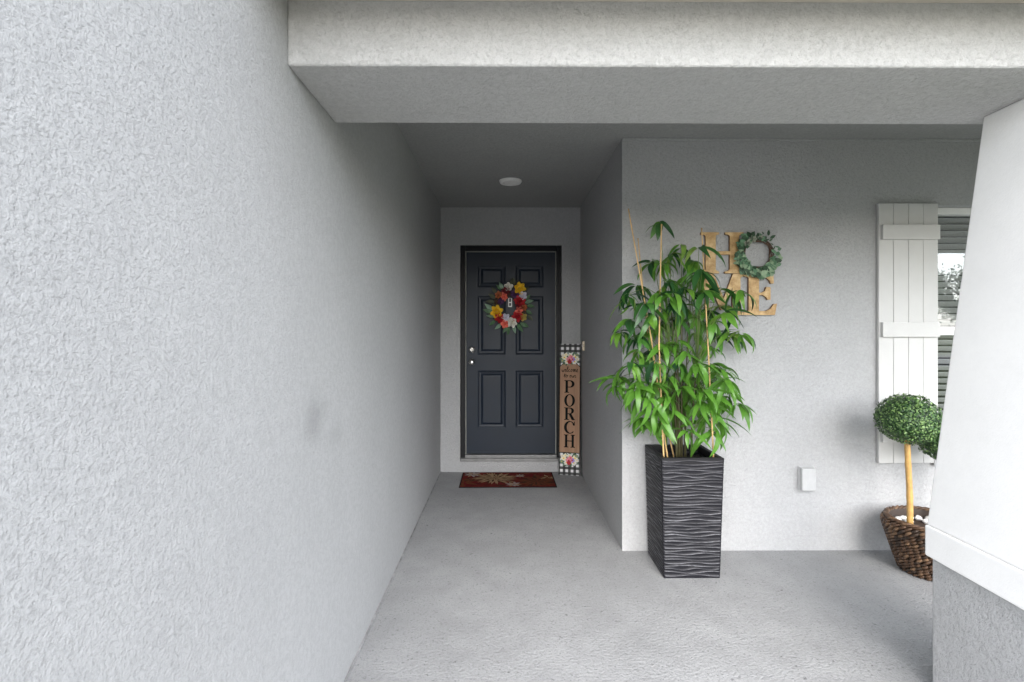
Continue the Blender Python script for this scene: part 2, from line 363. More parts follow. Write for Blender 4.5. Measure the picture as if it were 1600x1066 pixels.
# ---- front door
door = tag(empty('front_door', ((DX0 + DX1) / 2, YB, 0), house), 'dark navy six-panel front door in a black frame')
def dbox(n, m, *a, **k):
    o = MB().box(*a).build(n, m, None, **k); o.parent = door; o.matrix_parent_inverse = Matrix.Translation(-Vector(door.location)); return o
def adopt(o, p=None):
    o.parent = p or door; o.matrix_parent_inverse = Matrix.Translation(-Vector((p or door).location)); return o
LX0, LX1, LZ0, LZ1 = -0.397, 0.503, 0.172, 2.208
YF = YB + .03
for a in ((DX0, LX0 - .010, YF, YB + .19, DZ0, DZ1), (LX1 + .010, DX1, YF, YB + .19, DZ0, DZ1), (LX0 - .0095, LX1 + .0095, YF, YB + .19, LZ1 + .010, DZ1)):
    dbox('frame', 'frame_paint', *a, bevel=.006)
for a in ((LX0 - .0075, LX0 - .0025, YF + .014, YF + .06, LZ0 - .03, LZ1 + .0095), (LX1 + .0025, LX1 + .0075, YF + .014, YF + .06, LZ0 - .03, LZ1 + .0095), (LX0 - .0005, LX1 + .0005, YF + .014, YF + .06, LZ1 + .0025, LZ1 + .0075)):
    dbox('weather_strip', 'strip', *a)
dbox('threshold', 'sill_metal', LX0 - .009, LX1 + .009, YB + .005, YB + .18, 0.135, 0.166, bevel=.004)
dbox('sill', 'sill_metal', DX0 + .002, DX1 - .002, YB - .012, YB + .16, 0.106, 0.1345, bevel=.003)
YL = YF + .022
pz = [(2.074, 1.852), (1.766, 1.172), (1.012, 0.428)]
px = [(-0.283, 0.002), (0.101, 0.384)]
panels = [(a, b, z0, z1) for a, b in px for z1, z0 in pz]
lm = MB().prism([rect(LX0, LX1, LZ0, LZ1)] + [rect(*p) for p in panels], YL, YL + .02, TY); lm.box(LX0, LX1, YL + .0205, YL + .036, LZ0, LZ1)
adopt(lm.build('leaf', 'door_paint'))
for a, b, z0, z1 in panels:
    m = MB(); rings = [(0.0, 0.0), (0.010, 0.004), (0.014, 0.013), (0.034, 0.016), (0.052, 0.006), (0.058, 0.005)]
    vs = []; fs = []
    for i, (ins, dep) in enumerate(rings):
        vs += [(a + ins, YL + dep, z0 + ins), (b - ins, YL + dep, z0 + ins), (b - ins, YL + dep, z1 - ins), (a + ins, YL + dep, z1 - ins)]
        if i: fs += [((i - 1) * 4 + k, (i - 1) * 4 + (k + 1) % 4, i * 4 + (k + 1) % 4, i * 4 + k) for k in range(4)]
    e = (len(rings) - 1) * 4; fs.append((e, e + 1, e + 2, e + 3)); m.add(vs, fs)
    adopt(m.build('panel', 'door_paint'))
RY = Matrix.Rotation(R(90), 4, 'X')   # +Z -> -Y
def yl(name, prof, x, z, y, m, parent=None, sides=28, smooth=True):
    o = MB().lathe(prof, Matrix.Translation((x, y, z)) @ RY, sides).build(name, m, None, smooth=smooth)
    return adopt(o, parent) if parent else o
kx, kz, dz = -0.340, 1.098, 1.222
yl('deadbolt', [(0.0, .0), (.034, 0), (.034, .010), (.028, .018), (.021, .018), (.020, .024), (0.008, .025), (.0075, .020), (0.0, .020)], kx, dz, YL - .0005, 'metal', door)
yl('knob', [(0, 0), (.034, 0), (.033, .007), (.014, .012), (.012, .032), (.024, .042), (.030, .054), (.028, .066), (.017, .074), (0, .076)], kx, kz, YL - .0005, 'metal', door)
# knocker plate seen through the wreath
ky = YL - .002
km = MB(); kc = P(797, 473, YL); kxx, kzz = kc.x, kc.z
km.prism([rect(kxx - .019, kxx + .019, kzz - .045, kzz + .045), rect(kxx - .010, kxx + .010, kzz - .034, kzz - .004), rect(kxx - .010, kxx + .010, kzz + .006, kzz + .045 - .002)], ky - .012, ky + .001, TY)
adopt(km.build('knocker', 'white_vinyl', None, bevel=.002))

# ---- window
win = tag(empty('window', ((WX0 + WX1) / 2, YW, WZ0), house), 'white single-hung window with closed blinds')
def wb(n, m, *a, **k):
    return adopt(MB().box(*a).build(n, m, None, **k), win)
yw = YW + .05
fw = .045
for a in ((WX0 + .001, WX0 + fw, yw, yw + .08, WZ0 + .001, WZ1 - .001), (WX1 - fw, WX1 - .001, yw, yw + .08, WZ0 + .001, WZ1 - .001),
          (WX0 + fw + .0005, WX1 - fw - .0005, yw, yw + .08, WZ1 - fw, WZ1 - .001), (WX0 + fw + .0005, WX1 - fw - .0005, yw, yw + .08, WZ0 + .001, WZ0 + fw)):
    wb('frame', 'white_vinyl', *a, bevel=.004)
wzm = 1.415
wb('meeting_rail', 'white_vinyl', WX0 + fw + .001, WX1 - fw - .001, yw - .01, yw + .06, wzm - .028, wzm + .028, bevel=.004)
wb('pane', 'glass', WX0 + fw + .001, WX1 - fw - .001, yw + .045, yw + .049, wzm + .029, WZ1 - fw - .001)
wb('pane', 'glass', WX0 + fw + .001, WX1 - fw - .001, yw + .025, yw + .029, WZ0 + fw + .001, wzm - .029)
sm = MB(); sm.box(-.41, .41, -.024, .024, -.0015, .0015, mat=Matrix.Rotation(R(-40), 4, 'X')); slo = None
nz = int((WZ1 - WZ0 - .1) / .043)
for i in range(nz):
    if slo is None: slo = sm.build('slat', 'white_vinyl', None); o = slo
    else: o = link('slat', slo.data)
    o.location = ((WX0 + WX1) / 2, yw + .092, WZ1 - .07 - i * .043); adopt(o, win)
MB_SILL = adopt(MB().box(WX0 - .03, WX1 + .03, YW - .03, YW + .048, WZ0 - .05, WZ0 - .001).build('sill', 'stucco', None, bevel=.006), win)

# ---- shutter
YS = YW - .004
sh = tag(empty('shutter', (2.59, YS, .56), house), 'white board-and-batten shutter beside the window')
SX0, SX1, SZ0, SZ1 = 2.388, 2.772, 0.568, 2.232
bw = (SX1 - SX0) / 4
for i in range(4):
    adopt(MB().box(SX0 + i * bw + .0012, SX0 + (i + 1) * bw - .0012, YS - .022 - random.uniform(0, .0012), YS, SZ0 + random.uniform(0, .002), SZ1).build('board', 'white_paint', None, bevel=.0025), sh)
for z0, z1 in ((1.998, 2.092), (1.376, 1.470), (0.704, 0.800)):
    b = adopt(MB().box(SX0 + .012, SX1 - .006, YS - .046, YS - .0235, z0, z1).build('batten', 'white_paint', None, bevel=.003), sh)

# ---- ceiling lamp, doorbell, outlet cover
cl = tag(empty('ceiling_light', (0.04, 4.22, ZC), house), 'white disc light in the entry ceiling')
adopt(MB().lathe([(.055, -.016), (.066, -.024), (.086, -.018), (.095, -.002), (.095, -.0005)], Matrix.Translation((0.04, 4.22, ZC)), 40).build('trim', 'white_vinyl', None, True), cl)
adopt(MB().lathe([(0, -.018), (.03, -.017), (.056, -.015)], Matrix.Translation((0.04, 4.22, ZC)), 40).build('lens', 'lens', None, True), cl)
db = tag(empty('doorbell', (XR, 4.86, 1.27), house), 'cream doorbell on the hall wall')
adopt(MB().box(XR - .022, XR - .0005, 4.842, 4.878, 1.225, 1.315).build('plate', 'cream', None, bevel=.005), db)
adopt(MB().lathe([(0, .030), (.008, .029), (.010, .022)], Matrix.Translation((XR, 4.86, 1.27)) @ Matrix.Rotation(R(-90), 4, 'Y'), 16).build('button', 'white_vinyl', None, True), db)
ob = tag(empty('outlet_cover', (1.935, YW, .465), house), 'grey weatherproof outlet cover low on the front wall')
adopt(MB().box(1.883, 1.989, YW - .012, YW - .0005, .386, .545).build('base_plate', 'grey_plastic', None, bevel=.004), ob)
adopt(MB().box(1.887, 1.975, YW - .045, YW - .0125, .396, .540).build('lid', 'grey_plastic', None, bevel=.008, segs=3), ob)
adopt(MB().box(1.9755, 1.984, YW - .032, YW - .0125, .45, .49).build('hinge', 'grey_plastic', None, bevel=.002), ob)

# ---- tapered column on pedestal
CX, CY = 1.895, 1.745
cm = empty('column', (CX, CY, 0), house); tag(cm, 'white tapered porch column on a grey stucco pedestal')
cm.rotation_euler = (0, 0, R(-2.5))
def cfr(name, m, w0, w1, z0, z1, bev):
    vs = [(sx * w, sy * w, z) for w, z in ((w0, z0), (w1, z1)) for sx, sy in ((-1, -1), (1, -1), (1, 1), (-1, 1))]
    o = MB().add(vs, [(3, 2, 1, 0), (4, 5, 6, 7), (0, 1, 5, 4), (1, 2, 6, 5), (2, 3, 7, 6), (3, 0, 4, 7)]).build(name, m, cm, bevel=bev); return o
cfr('pedestal', 'stucco', .238, .238, .0005, .533, .008)
cfr('trim', 'white_column', .254, .254, .534, .655, .007)
cfr('shaft', 'white_column', .249, .133, .656, ZB - .001, .006)

# ------------------------------------------------------------------ things: flowers and leaves
def petal(L, W, cup=0.3, n=5, lift=0.0):
    vs = []; fs = []
    for i in range(n):
        t = i / (n - 1); wd = W * (math.sin(math.pi * min(1, .12 + t * .80)) ** .8) * .5
        z = lift * t + cup * L * t * t
        for s_ in (-1, 0, 1): vs.append((L * t, wd * s_, z - (0 if s_ else .10 * W)))
    for i in range(n - 1):
        for k in range(2): fs.append((i * 3 + k, i * 3 + k + 1, i * 3 + 4 + k, i * 3 + 3 + k))
    return vs, fs
def flower(m, mat, r, n=6, layers=3, mi=0, cmi=1):
    for l in range(layers):
        rr = r * (1 - .27 * l)
        for k in range(n):
            a = 2 * math.pi * (k + .5 * l) / n + random.uniform(-.12, .12)
            vs, fs = petal(rr, rr * 2.3 / n * 1.9, .25 + .35 * l, 5)
            m.add(vs, fs, mi, mat @ Matrix.Rotation(a, 4, 'Z') @ Matrix.Rotation(R(random.uniform(-14, 4) - 12 * l), 4, 'Y') @ Matrix.Translation((0, 0, .003 * l)))
    m.lathe([(r * .18, 0), (r * .17, r * .12), (r * .08, r * .2), (0, r * .21)], mat, 8, cmi)
def broadleaf(L, W, bend=.25, n=7, fold=.18):
    vs = []; fs = []
    for i in range(n):
        t = i / (n - 1); wd = W * .5 * max(.03, math.sin(math.pi * t ** .82)) 
        z = -bend * L * t * t
        for s_ in (-1, 0, 1): vs.append((L * t, wd * s_, z + abs(s_) * fold * wd))
    for i in range(n - 1):
        for k in range(2): fs.append((i * 3 + k, i * 3 + k + 1, i * 3 + 4 + k, i * 3 + 3 + k))
    return vs, fs

# ---- door wreath
wc = P(795, 481, YL); WY = YL - .028
wr = tag(empty('door_wreath', (wc.x, WY, wc.z)), 'flower wreath of yellow, red, coral and white blooms hung on the dark door', 'wreath')
ring = MB()
for k in range(16):
    ph = random.uniform(0, 6.28); rr = .135 + random.uniform(-.03, .035); nn = 40; wob = random.uniform(.01, .02); q = random.choice((3, 4, 5))
    ring.tube([((rr + wob * math.sin(q * t + ph)) * math.cos(t), -.0 + .016 * math.cos(q * t + ph * 2), (rr + wob * math.sin(q * t + ph)) * math.sin(t)) for t in [2 * math.pi * i / nn for i in range(nn + 1)]], .0035, 5)
ring.build('ring', 'twig_brown', wr, True)
def wp(u, v): return ((u - 500) * .00095, (400 - v) * .00095)
FACE = Matrix.Rotation(R(90), 4, 'X')
for u, v, r, cname, n in ((610, 200, 62, 'yellow', 6), (372, 445, 64, 'yellow', 6), (500, 185, 46, 'white', 5), (468, 226, 46, 'maroon', 7), (450, 285, 44, 'coral', 6), (563, 258, 46, 'purple', 7),
                          (650, 275, 42, 'lilac', 5), (615, 335, 58, 'red', 7), (612, 388, 48, 'maroon', 7), (605, 435, 42, 'coral', 6), (590, 495, 56, 'red', 7), (400, 515, 54, 'red', 7), (470, 505, 40, 'lilac', 5),
                          (535, 553, 56, 'white', 6), (458, 575, 42, 'coral', 5), (395, 268, 38, 'rust', 6), (650, 500, 40, 'olive', 5), (415, 335, 34, 'purple', 6), (660, 400, 34, 'rust', 6)):
    x, z = wp(u, v); m = MB()
    mt = Matrix.Translation((x, -.030 - random.uniform(0, .014), z)) @ Matrix.Rotation(R(random.uniform(-18, 18)), 4, 'Z') @ FACE @ Matrix.Rotation(R(random.uniform(-16, 16)), 4, 'X') @ Matrix.Rotation(random.uniform(0, 6), 4, 'Z')
    flower(m, mt, r * .00106, n, 3, 0, 1)
    m.build('flower', ['f_' + cname, 'f_olive' if cname in ('white', 'lilac', 'yellow') else 'f_maroon'], wr, True, recalc=False)
for u, v, ang, L, mt in ((440, 210, 118, .085, 'wl2'), (420, 210, 140, .07, 'wl1'), (340, 430, 142, .11, 'wl2'), (330, 450, 165, .10, 'wl1'), (350, 500, 172, .085, 'wl2'), (360, 540, 215, .08, 'wl1'),
                         (420, 570, 220, .085, 'wl2'), (500, 600, 262, .085, 'wl1'), (545, 590, 285, .085, 'wl2'), (590, 570, 305, .10, 'wl1'), (620, 560, 325, .08, 'wl1'), (680, 430, -30, .075, 'wl1'), (670, 350, 15, .09, 'wl2'),
                         (690, 380, -8, .08, 'wl1'), (680, 320, 48, .07, 'wl1'), (560, 160, 100, .07, 'wl3'), (520, 165, 80, .07, 'wl3'), (360, 300, 150, .085, 'wl3'), (350, 340, 178, .09, 'wl3'), (370, 250, 128, .08, 'wl3'),
                         (660, 230, 40, .07, 'wl3'), (700, 480, -48, .075, 'wl3'), (640, 560, -30, .08, 'wl1'), (480, 600, 240, .075, 'wl1'), (380, 390, 160, .06, 'wl3')):
    x, z = wp(u, v); m = MB(); vs, fs = broadleaf(L, L * .46, .18)
    m.add(vs, fs, 0, Matrix.Translation((x, -.016 - random.uniform(0, .012), z)) @ FACE @ Matrix.Rotation(R(ang), 4, 'Z') @ Matrix.Rotation(R(random.uniform(-25, 25)), 4, 'X') @ Matrix.Rotation(R(random.uniform(-22, 0)), 4, 'Y'))
    m.build('leaf', mt, wr, True, recalc=False)

# ---- welcome sign (lettered plank)
def arc(cx, cy, rx, ry, a0, a1, n=14): return [(cx + rx * math.cos(R(a0 + (a1 - a0) * i / n)), cy + ry * math.sin(R(a0 + (a1 - a0) * i / n))) for i in range(n + 1)]
def serif_letter(ch):
    "outline loops in a box 0..0.8 wide, 0..1 high"
    if ch == 'P':
        return [[(0, 0), (.36, 0), (.36, .05), (.27, .07), (.27, .42), (.42, .42)] + arc(.45, .71, .31, .29, -90, 90) + [(0, 1), (0, .95), (.09, .93), (.09, .07), (0, .05)],
                [(.27, .49), (.27, .93), (.40, .93)] + arc(.42, .71, .14, .22, 88, -88)]
    if ch == 'O':
        return [arc(.4, .5, .4, .52, 0, 350, 35), arc(.4, .5, .21, .46, 0, 350, 35)]
    if ch == 'R':
        return [[(0, 0), (.36, 0), (.36, .05), (.27, .07), (.27, .46), (.36, .46), (.55, .04), (.60, 0), (.82, 0), (.82, .05), (.76, .07), (.55, .48)] + arc(.45, .745, .28, .255, -65, 90) + [(0, 1), (0, .95), (.09, .93), (.09, .07), (0, .05)],
                [(.27, .53), (.27, .93), (.40, .93)] + arc(.42, .73, .12, .20, 88, -88)]
    if ch == 'C':
        return [arc(.42, .5, .42, .52, 38, 322, 34) + [(.66, .17)] + arc(.46, .5, .25, .45, 310, 50, 30)[0:] + [(.68, .66), (.80, .66), (.80, 1.0), (.76, 1.0), (.74, .93)]]
    if ch == 'H':
        L = [(0, 0), (.33, 0), (.33, .05), (.25, .07), (.25, .47), (.57, .47), (.57, .07), (.49, .05), (.49, 0), (.82, 0), (.82, .05), (.74, .07), (.74, .93), (.82, .95), (.82, 1), (.49, 1), (.49, .95), (.57, .93), (.57, .54), (.25, .54), (.25, .93), (.33, .95), (.33, 1), (0, 1), (0, .95), (.08, .93), (.08, .07), (0, .05)]
        return [L]
ps = tag(empty('welcome_sign', (.622, 5.0, 0.001)), 'tall wooden plank sign lettered "welcome to our PORCH" leaning by the door', 'sign')
ps.rotation_euler = Euler((R(-3.4), 0, R(-14)), 'XYZ')
SW, SH = .105, 1.285
MB().box(-SW, SW, 0, .016, 0, SH).build('board', 'check', ps, bevel=.002)
z0, z1 = SH * .17, SH * .845
cw, cc_ = SW - .008, .03
MB().prism([[(-cw - .006, z0), (cw + .006, z0), (cw + .006, z1 - cc_), (cw - cc_, z1 + .01), (-cw + cc_, z1 + .01), (-cw - .006, z1 - cc_)]], -.0015, -.0005, TY).build('border', 'sign_black', ps)
MB().prism([[(-cw, z0 + .004), (cw, z0 + .004), (cw, z1 - cc_), (cw - cc_, z1), (-cw + cc_, z1), (-cw, z1 - cc_)]], -.0045, -.0016, TY).build('face', 'sign_wood', ps)
for ch, ta, tb in (('P', .28, .375), ('O', .388, .480), ('R', .488, .582), ('C', .592, .684), ('H', .693, .790)):
    hh = (tb - ta) * SH; zb = SH * (1 - tb); sx = .108 / .82
    MB().prism([[(-.054 + p[0] * sx, zb + p[1] * hh) for p in L] for L in serif_letter(ch)], -.0062, -.0046, TY).build('letter', 'sign_black', ps)
SCR = {'w': [(0, .9), (.1, .2), (.25, .0), (.4, .7), (.5, .1), (.65, 0), (.8, .6), (.78, .95), (1, .75)],
       'e': [(0, .35), (.4, .55), (.6, .85), (.35, 1), (.12, .6), (.2, .1), (.5, 0), (1, .35)],
       'l': [(0, .3), (.5, 1.2), (.55, 1.9), (.3, 1.9), (.2, .8), (.35, .05), (.6, .0), (1, .4)],
       'c': [(0, .4), (.3, .9), (.65, .95), (.4, 1), (.12, .5), (.3, .02), (.6, .05), (1, .4)],
       'o': [(0, .6), (.3, 1), (.1, .5), (.3, 0), (.65, .3), (.6, .85), (.35, .95), (.6, .75), (1, .8)],
       'm': [(0, .5), (.1, 1), (.15, 0), (.3, .9), (.42, .95), (.45, 0), (.6, .9), (.75, .95), (.78, .1), (1, .3)],
       't': [(0, .3), (.4, 1.7), (.35, .3), (.5, 0), (.8, .3), (.45, 1.1), (.1, 1.1), (.9, 1.15)],
       'u': [(0, .8), (.15, .2), (.35, 0), (.6, .5), (.68, .95), (.66, .2), (.8, 0), (1, .4)],
       'r': [(0, .4), (.2, 1), (.3, .85), (.6, .9), (.5, .3), (.65, 0), (1, .3)]}
def cr(pts, n=5):
    out = []; q = [pts[0]] + pts + [pts[-1]]
    for i in range(1, len(q) - 2):
        for k in range(n):
            t = k / n; a, b, c, d = q[i - 1], q[i], q[i + 1], q[i + 2]
            out.append(tuple(.5 * (2 * b[j] + (c[j] - a[j]) * t + (2 * a[j] - 5 * b[j] + 4 * c[j] - d[j]) * t * t + (3 * b[j] - a[j] - 3 * c[j] + d[j]) * t ** 3) for j in range(2)))
    return out + [pts[-1]]
def script(word, xc, zb, lw, lh, name):
    wtot = sum(lw * (.6 if c in 'le' else 1.25 if c in 'wm' else .5 if c == ' ' else .85) for c in word); x = xc - wtot / 2; m = MB(); run = []
    def flush(run):
        if len(run) > 1: m.tube([(p[0], -.0050, p[1]) for p in cr(run, 4)], .0021, 4)
    for c in word:
        wd = lw * (.6 if c in 'le' else 1.25 if c in 'wm' else .5 if c == ' ' else .85)
        if c == ' ': flush(run); run = []
        else: run += [(x + p[0] * wd + .12 * p[1] * lh, zb + p[1] * lh + random.uniform(-.001, .001)) for p in SCR[c]][(1 if run else 0):]
        x += wd
    flush(run); m.build(name, 'sign_black', ps)
script('welcome', -.002, SH * .785, .027, .026, 'lettering')
script('to our', 0, SH * .742, .026, .022, 'lettering')
for zc in (SH * .885, SH * .118):
    m = MB(); mats = ['f_white', 'f_cream', 'f_pink', 'f_red', 'f_violet', 'f_yellow', 'wl1', 'wl2']
    for k in range(26):
        a = random.uniform(0, 6.28); L = random.uniform(.035, .06); vs, fs = broadleaf(L, L * .35, 0, 5, 0)
        m.add(vs, fs, random.choice((6, 7, 6)), Matrix.Translation((math.cos(a) * .045, -.0050 - k * 2e-5, zc + math.sin(a) * .025)) @ FACE @ Matrix.Rotation(a, 4, 'Z'))
    for k, (dx, dz_, r, mi) in enumerate(((-.055, .012, .028, 1), (.055, .018, .028, 1), (-.03, -.03, .024, 0), (.045, -.028, .027, 0), (.0, .035, .024, 0), (.028, -.004, .026, 4), (-.005, -.008, .032, 2), (-.004, -.03, .022, 3), (.012, .018, .02, 2), (-.075, -.02, .018, 7), (.075, -.004, .018, 0), (-.04, .04, .018, 1), (.07, .04, .016, 7), (-.07, .035, .016, 0))):
        for j in range(6):
            vs, fs = petal(r, r * .95, 0, 4)
            vs = [(p[0], p[1], 0) for p in vs]
            m.add(vs, fs, mi, Matrix.Translation((dx, -.0058 - k * 9e-5 - j * 1e-5, zc + dz_)) @ FACE @ Matrix.Rotation(j * 1.047 + k, 4, 'Z'))
        m.lathe([(r * .28, 0), (0, .0006)], Matrix.Translation((dx, -.0060 - k * 9e-5, zc + dz_)) @ FACE, 8, 5 if mi in (0, 1, 7) else 3)
    m.build('floral_print', mats, ps, recalc=False)

# ---- doormat
mat_o = tag(empty('doormat', (.02, 4.845, 0)), 'dark red floral doormat in front of the door', 'doormat')
mat_o.rotation_euler = (0, 0, R(.5))
MX, MYh = .443, .238
MB().box(-MX, MX, -MYh, MYh, .0008, .009).build('edge_binding', 'mat_edge', mat_o, bevel=.003)
MB().box(-MX + .012, MX - .012, -MYh + .012, MYh - .012, .0092, .0112).build('pile', 'mat_base', mat_o)
pm = MB(); lay = [0]
rm = random.Random(3)
def clip(vs): return [(max(-MX + .014, min(MX - .014, x)), max(-MYh + .014, min(MYh - .014, y)), z) for x, y, z in vs]
def bloom(cx, cy, r, n, rings_, m1, m2, sq=1.0):
    for l in range(rings_):
        rr = r * (1 - l * .85 / rings_)
        for k in range(n):
            a = 2 * math.pi * (k + .5 * (l % 2)) / n + rm.uniform(-.06, .06); lay[0] += 1
            vs, fs = broadleaf(rr * rm.uniform(.85, 1.05), rr * 3.4 / n, 0, 5, 0)
            mt = Matrix.Translation((cx, cy, .0115 + lay[0] * 4e-6)) @ Matrix.Diagonal((1, sq, 1, 1)) @ Matrix.Rotation(a, 4, 'Z') @ Matrix.Translation((rr * .1, 0, 0))
            pm.add(clip([tuple(mt @ Vector((x, y, 0))) for x, y, z in vs]), fs, m1 if (k + l) % 3 else m2)
bloom(-.40, -.10, .15, 11, 2, 2, 4); bloom(.28, .18, .16, 12, 2, 4, 2); bloom(.02, -.2, .13, 12, 2, 4, 1)
bloom(-.12, .03, .225, 26, 5, 0, 1, .85); bloom(.27, -.08, .20, 22, 4, 2, 1); bloom(.05, -.17, .075, 9, 2, 3, 0); bloom(-.34, .15, .085, 9, 2, 3, 0); bloom(.12, .10, .05, 8, 1, 3, 0); bloom(-.36, -.03, .07, 10, 2, 2, 1); bloom(.38, .05, .08, 10, 2, 2, 0)
pm.build('floral_print', ['mat_tan', 'mat_brown', 'mat_rust', 'mat_pale', 'mat_red'], mat_o, recalc=False)

# ---- HOME sign
hs_ = tag(empty('home_sign', (1.5, YW, 1.5)), 'gilded wooden letters spelling HOME with a leafy wreath as the O', 'wall sign')
YH = YW - .022
def HU(u, v, d): 
    p = P(1080 + u / 6.27, 340 + v / 6.27, YH); return (p.x - 1.5, d, p.z - 1.5)
def hl(loop, d0=-.022, d1=-.003): MB().prism([loop], d0, d1, HU, 0, 1).build('letter', ['gold', 'gold_edge'], hs_)
def br(pts): return pts
hl([(100, 142), (280, 142), (280, 162), (258, 168), (246, 180), (246, 328), (384, 328), (384, 180), (370, 168), (340, 162), (340, 142), (520, 142), (520, 162), (490, 168), (476, 180), (476, 510), (490, 522), (520, 528), (520, 546),
    (335, 546), (335, 528), (368, 520), (384, 505), (384, 362), (246, 362), (246, 510), (258, 520), (280, 528), (280, 546), (100, 546), (100, 528), (132, 520), (146, 508), (146, 180), (132, 168), (100, 162)])
hl([(105, 549), (228, 549), (325, 790), (415, 549), (518, 549), (518, 574), (500, 580), (490, 592), (490, 905), (500, 922), (518, 930), (518, 955), (385, 955), (385, 932), (402, 922), (410, 905), (410, 685), (322, 905), (296, 905), (182, 640),
    (182, 905), (190, 925), (215, 934), (215, 955), (105, 955), (105, 934), (135, 922), (146, 905), (146, 590), (132, 577), (105, 572)])
hl([(520, 549), (815, 549), (818, 645), (788, 645), (775, 615), (745, 590), (712, 580), (672, 578), (672, 735), (702, 734), (730, 718), (742, 680), (786, 680), (786, 805), (756, 805), (742, 780), (712, 760), (672, 758), (672, 916), (735, 916), (785, 895), (818, 846), (850, 842), (828, 955), (520, 955), (520, 930), (555, 922), (570, 905), (570, 592), (555, 580), (520, 574)])
c0 = HU(648, 360, -.03); wr2 = empty('wreath', c0, hs_); wr2['label'] = 'green eucalyptus wreath as the letter O'
vm = MB()
for k in range(7):
    ph = random.uniform(0, 6); rr = .092 + random.uniform(-.012, .012)
    vm.tube([((rr + .006 * math.sin(4 * t + ph)) * math.cos(t), .006 * math.cos(3 * t + ph), (rr + .006 * math.sin(4 * t + ph)) * math.sin(t)) for t in [2 * math.pi * i / 36 for i in range(37)]], .0035, 5)
vm.build('vine', 'twig_brown', wr2, True)
lm = MB()
for k in range(380):
    a = random.uniform(0, 6.28)
    dens = .45 + .55 * max(0, -math.sin(a)) + .4 * max(0, -math.cos(a)) * .6
    if a < R(62) or a > R(345): dens = .22
    if random.random() > dens: continue
    rr = .103 + random.uniform(-.024, .034); L = random.uniform(.022, .046); small = math.sin(a) > .2 and math.cos(a) > 0
    vs, fs = broadleaf(L, L * (.45 if small else .82), .15, 5)
    mi = random.choice((2, 2, 0) if small or math.sin(a) > .3 else (0, 1, 0, 1, 2))
    lm.add(vs, fs, mi, Matrix.Translation((rr * math.cos(a), -random.uniform(.002, .028), rr * math.sin(a))) @ FACE @ Matrix.Rotation(a + random.uniform(-1.4, 1.4), 4, 'Z') @ Matrix.Rotation(R(random.uniform(-45, 10)), 4, 'Y') @ Matrix.Rotation(R(random.uniform(-35, 35)), 4, 'X'))
tag(lm.build('leaves', ['euc1', 'euc2', 'euc3'], wr2, True, recalc=False), kind='stuff')
for a, r in ((112, .024), (138, .026), (85, .018)):
    m = MB(); flower(m, Matrix.Translation((.102 * math.cos(R(a)), -.024, .102 * math.sin(R(a)))) @ FACE, r, 6, 3, 0, 0); m.build('rosette', 'succ', wr2, True, recalc=False)

# ------------------------------------------------------------------ tall planter
PX, PY, PH, PT, PBW = 1.067, 3.085, .69, .177, .160
pl = tag(empty('tall_planter', (PX, PY, 0)), 'tall black square planter with wavy horizontal ridges', 'planter')
rp = random.Random(11)
N = 38; nu, nv = 72, 260
def face_grid(rot):
    rows = [(.012 + (i + .5) / N * .976, rp.uniform(.10, .36) / N, rp.uniform(0, 6.28), rp.choice((1.0, 1.5, 2.0, 1.25)), rp.uniform(.75, 1.1)) for i in range(N)]
    vs = []; rd = []
    for j in range(nv + 1):
        v = j / nv; near = rows[max(0, int(v * N) - 2):int(v * N) + 3]
        for i in range(nu + 1):
            u = i / nu; h = 0
            for vc, a, ph, fq, am in near:
                c = vc + a * math.sin(6.283 * fq * u + ph); d = (v - c) * N
                wd = .20 + .07 * math.sin(6.283 * fq * u * 1.0 + ph * 2)
                h = max(h, am * math.exp(-(d / wd) ** 2))
            edge = min(1, min(u, 1 - u) / .02, v / .008, (1 - v) / .02)
            h *= max(0, edge)
            hw = PBW + (PT - PBW) * v
            vs.append(rot @ Vector(((u * 2 - 1) * hw, -hw - .0055 * h, v * PH))); rd.append(h)
    fs = [(j * (nu + 1) + i, j * (nu + 1) + i + 1, (j + 1) * (nu + 1) + i + 1, (j + 1) * (nu + 1) + i) for j in range(nv) for i in range(nu)]
    return vs, fs, rd
for k in range(4):
    vs, fs, rd = face_grid(Matrix.Rotation(math.pi / 2 * k, 3, 'Z'))
    o = MB().add(vs, fs).build('side_panel', 'planter', pl, True, recalc=False)
    at = o.data.attributes.new('ridge', 'FLOAT', 'POINT'); at.data.foreach_set('value', rd)
T = PT; ti = .152
MB().prism([rect(-T, T, -T, T), rect(-ti, ti, -ti, ti)], PH + .001, PH - .035, lambda u, v, d: (u, v, d)).build('rim', 'black_plastic', pl, bevel=.003)
MB().box(-ti + .001, ti - .001, -ti + .001, ti - .001, .003, PH - .06).build('soil', 'soil', pl)

# ---- artificial bamboo plant
bp = tag(empty('bamboo_plant', (PX, PY, PH - .059)), 'leafy green artificial bamboo growing from the tall black planter', 'plant')
O = Vector(bp.location); rb = random.Random(21)
canes = []
for k in range(7):
    a = rb.uniform(0, 6.28); r = rb.uniform(.02, .085); ht = rb.uniform(.6, 1.0); lean = Vector((math.cos(a), math.sin(a) * .5, 0)) * rb.uniform(.02, .09)
    pts = [Vector((math.cos(a) * r, math.sin(a) * r * .8, 0)) + Vector((0, 0, 1)) * ht * t + lean * t * t for t in [i / 8 for i in range(9)]]
    canes.append(pts)
    MB().tube(pts, [.0075 - .0045 * i / 8 for i in range(9)], 7).build('cane', 'trunk', bp, True)
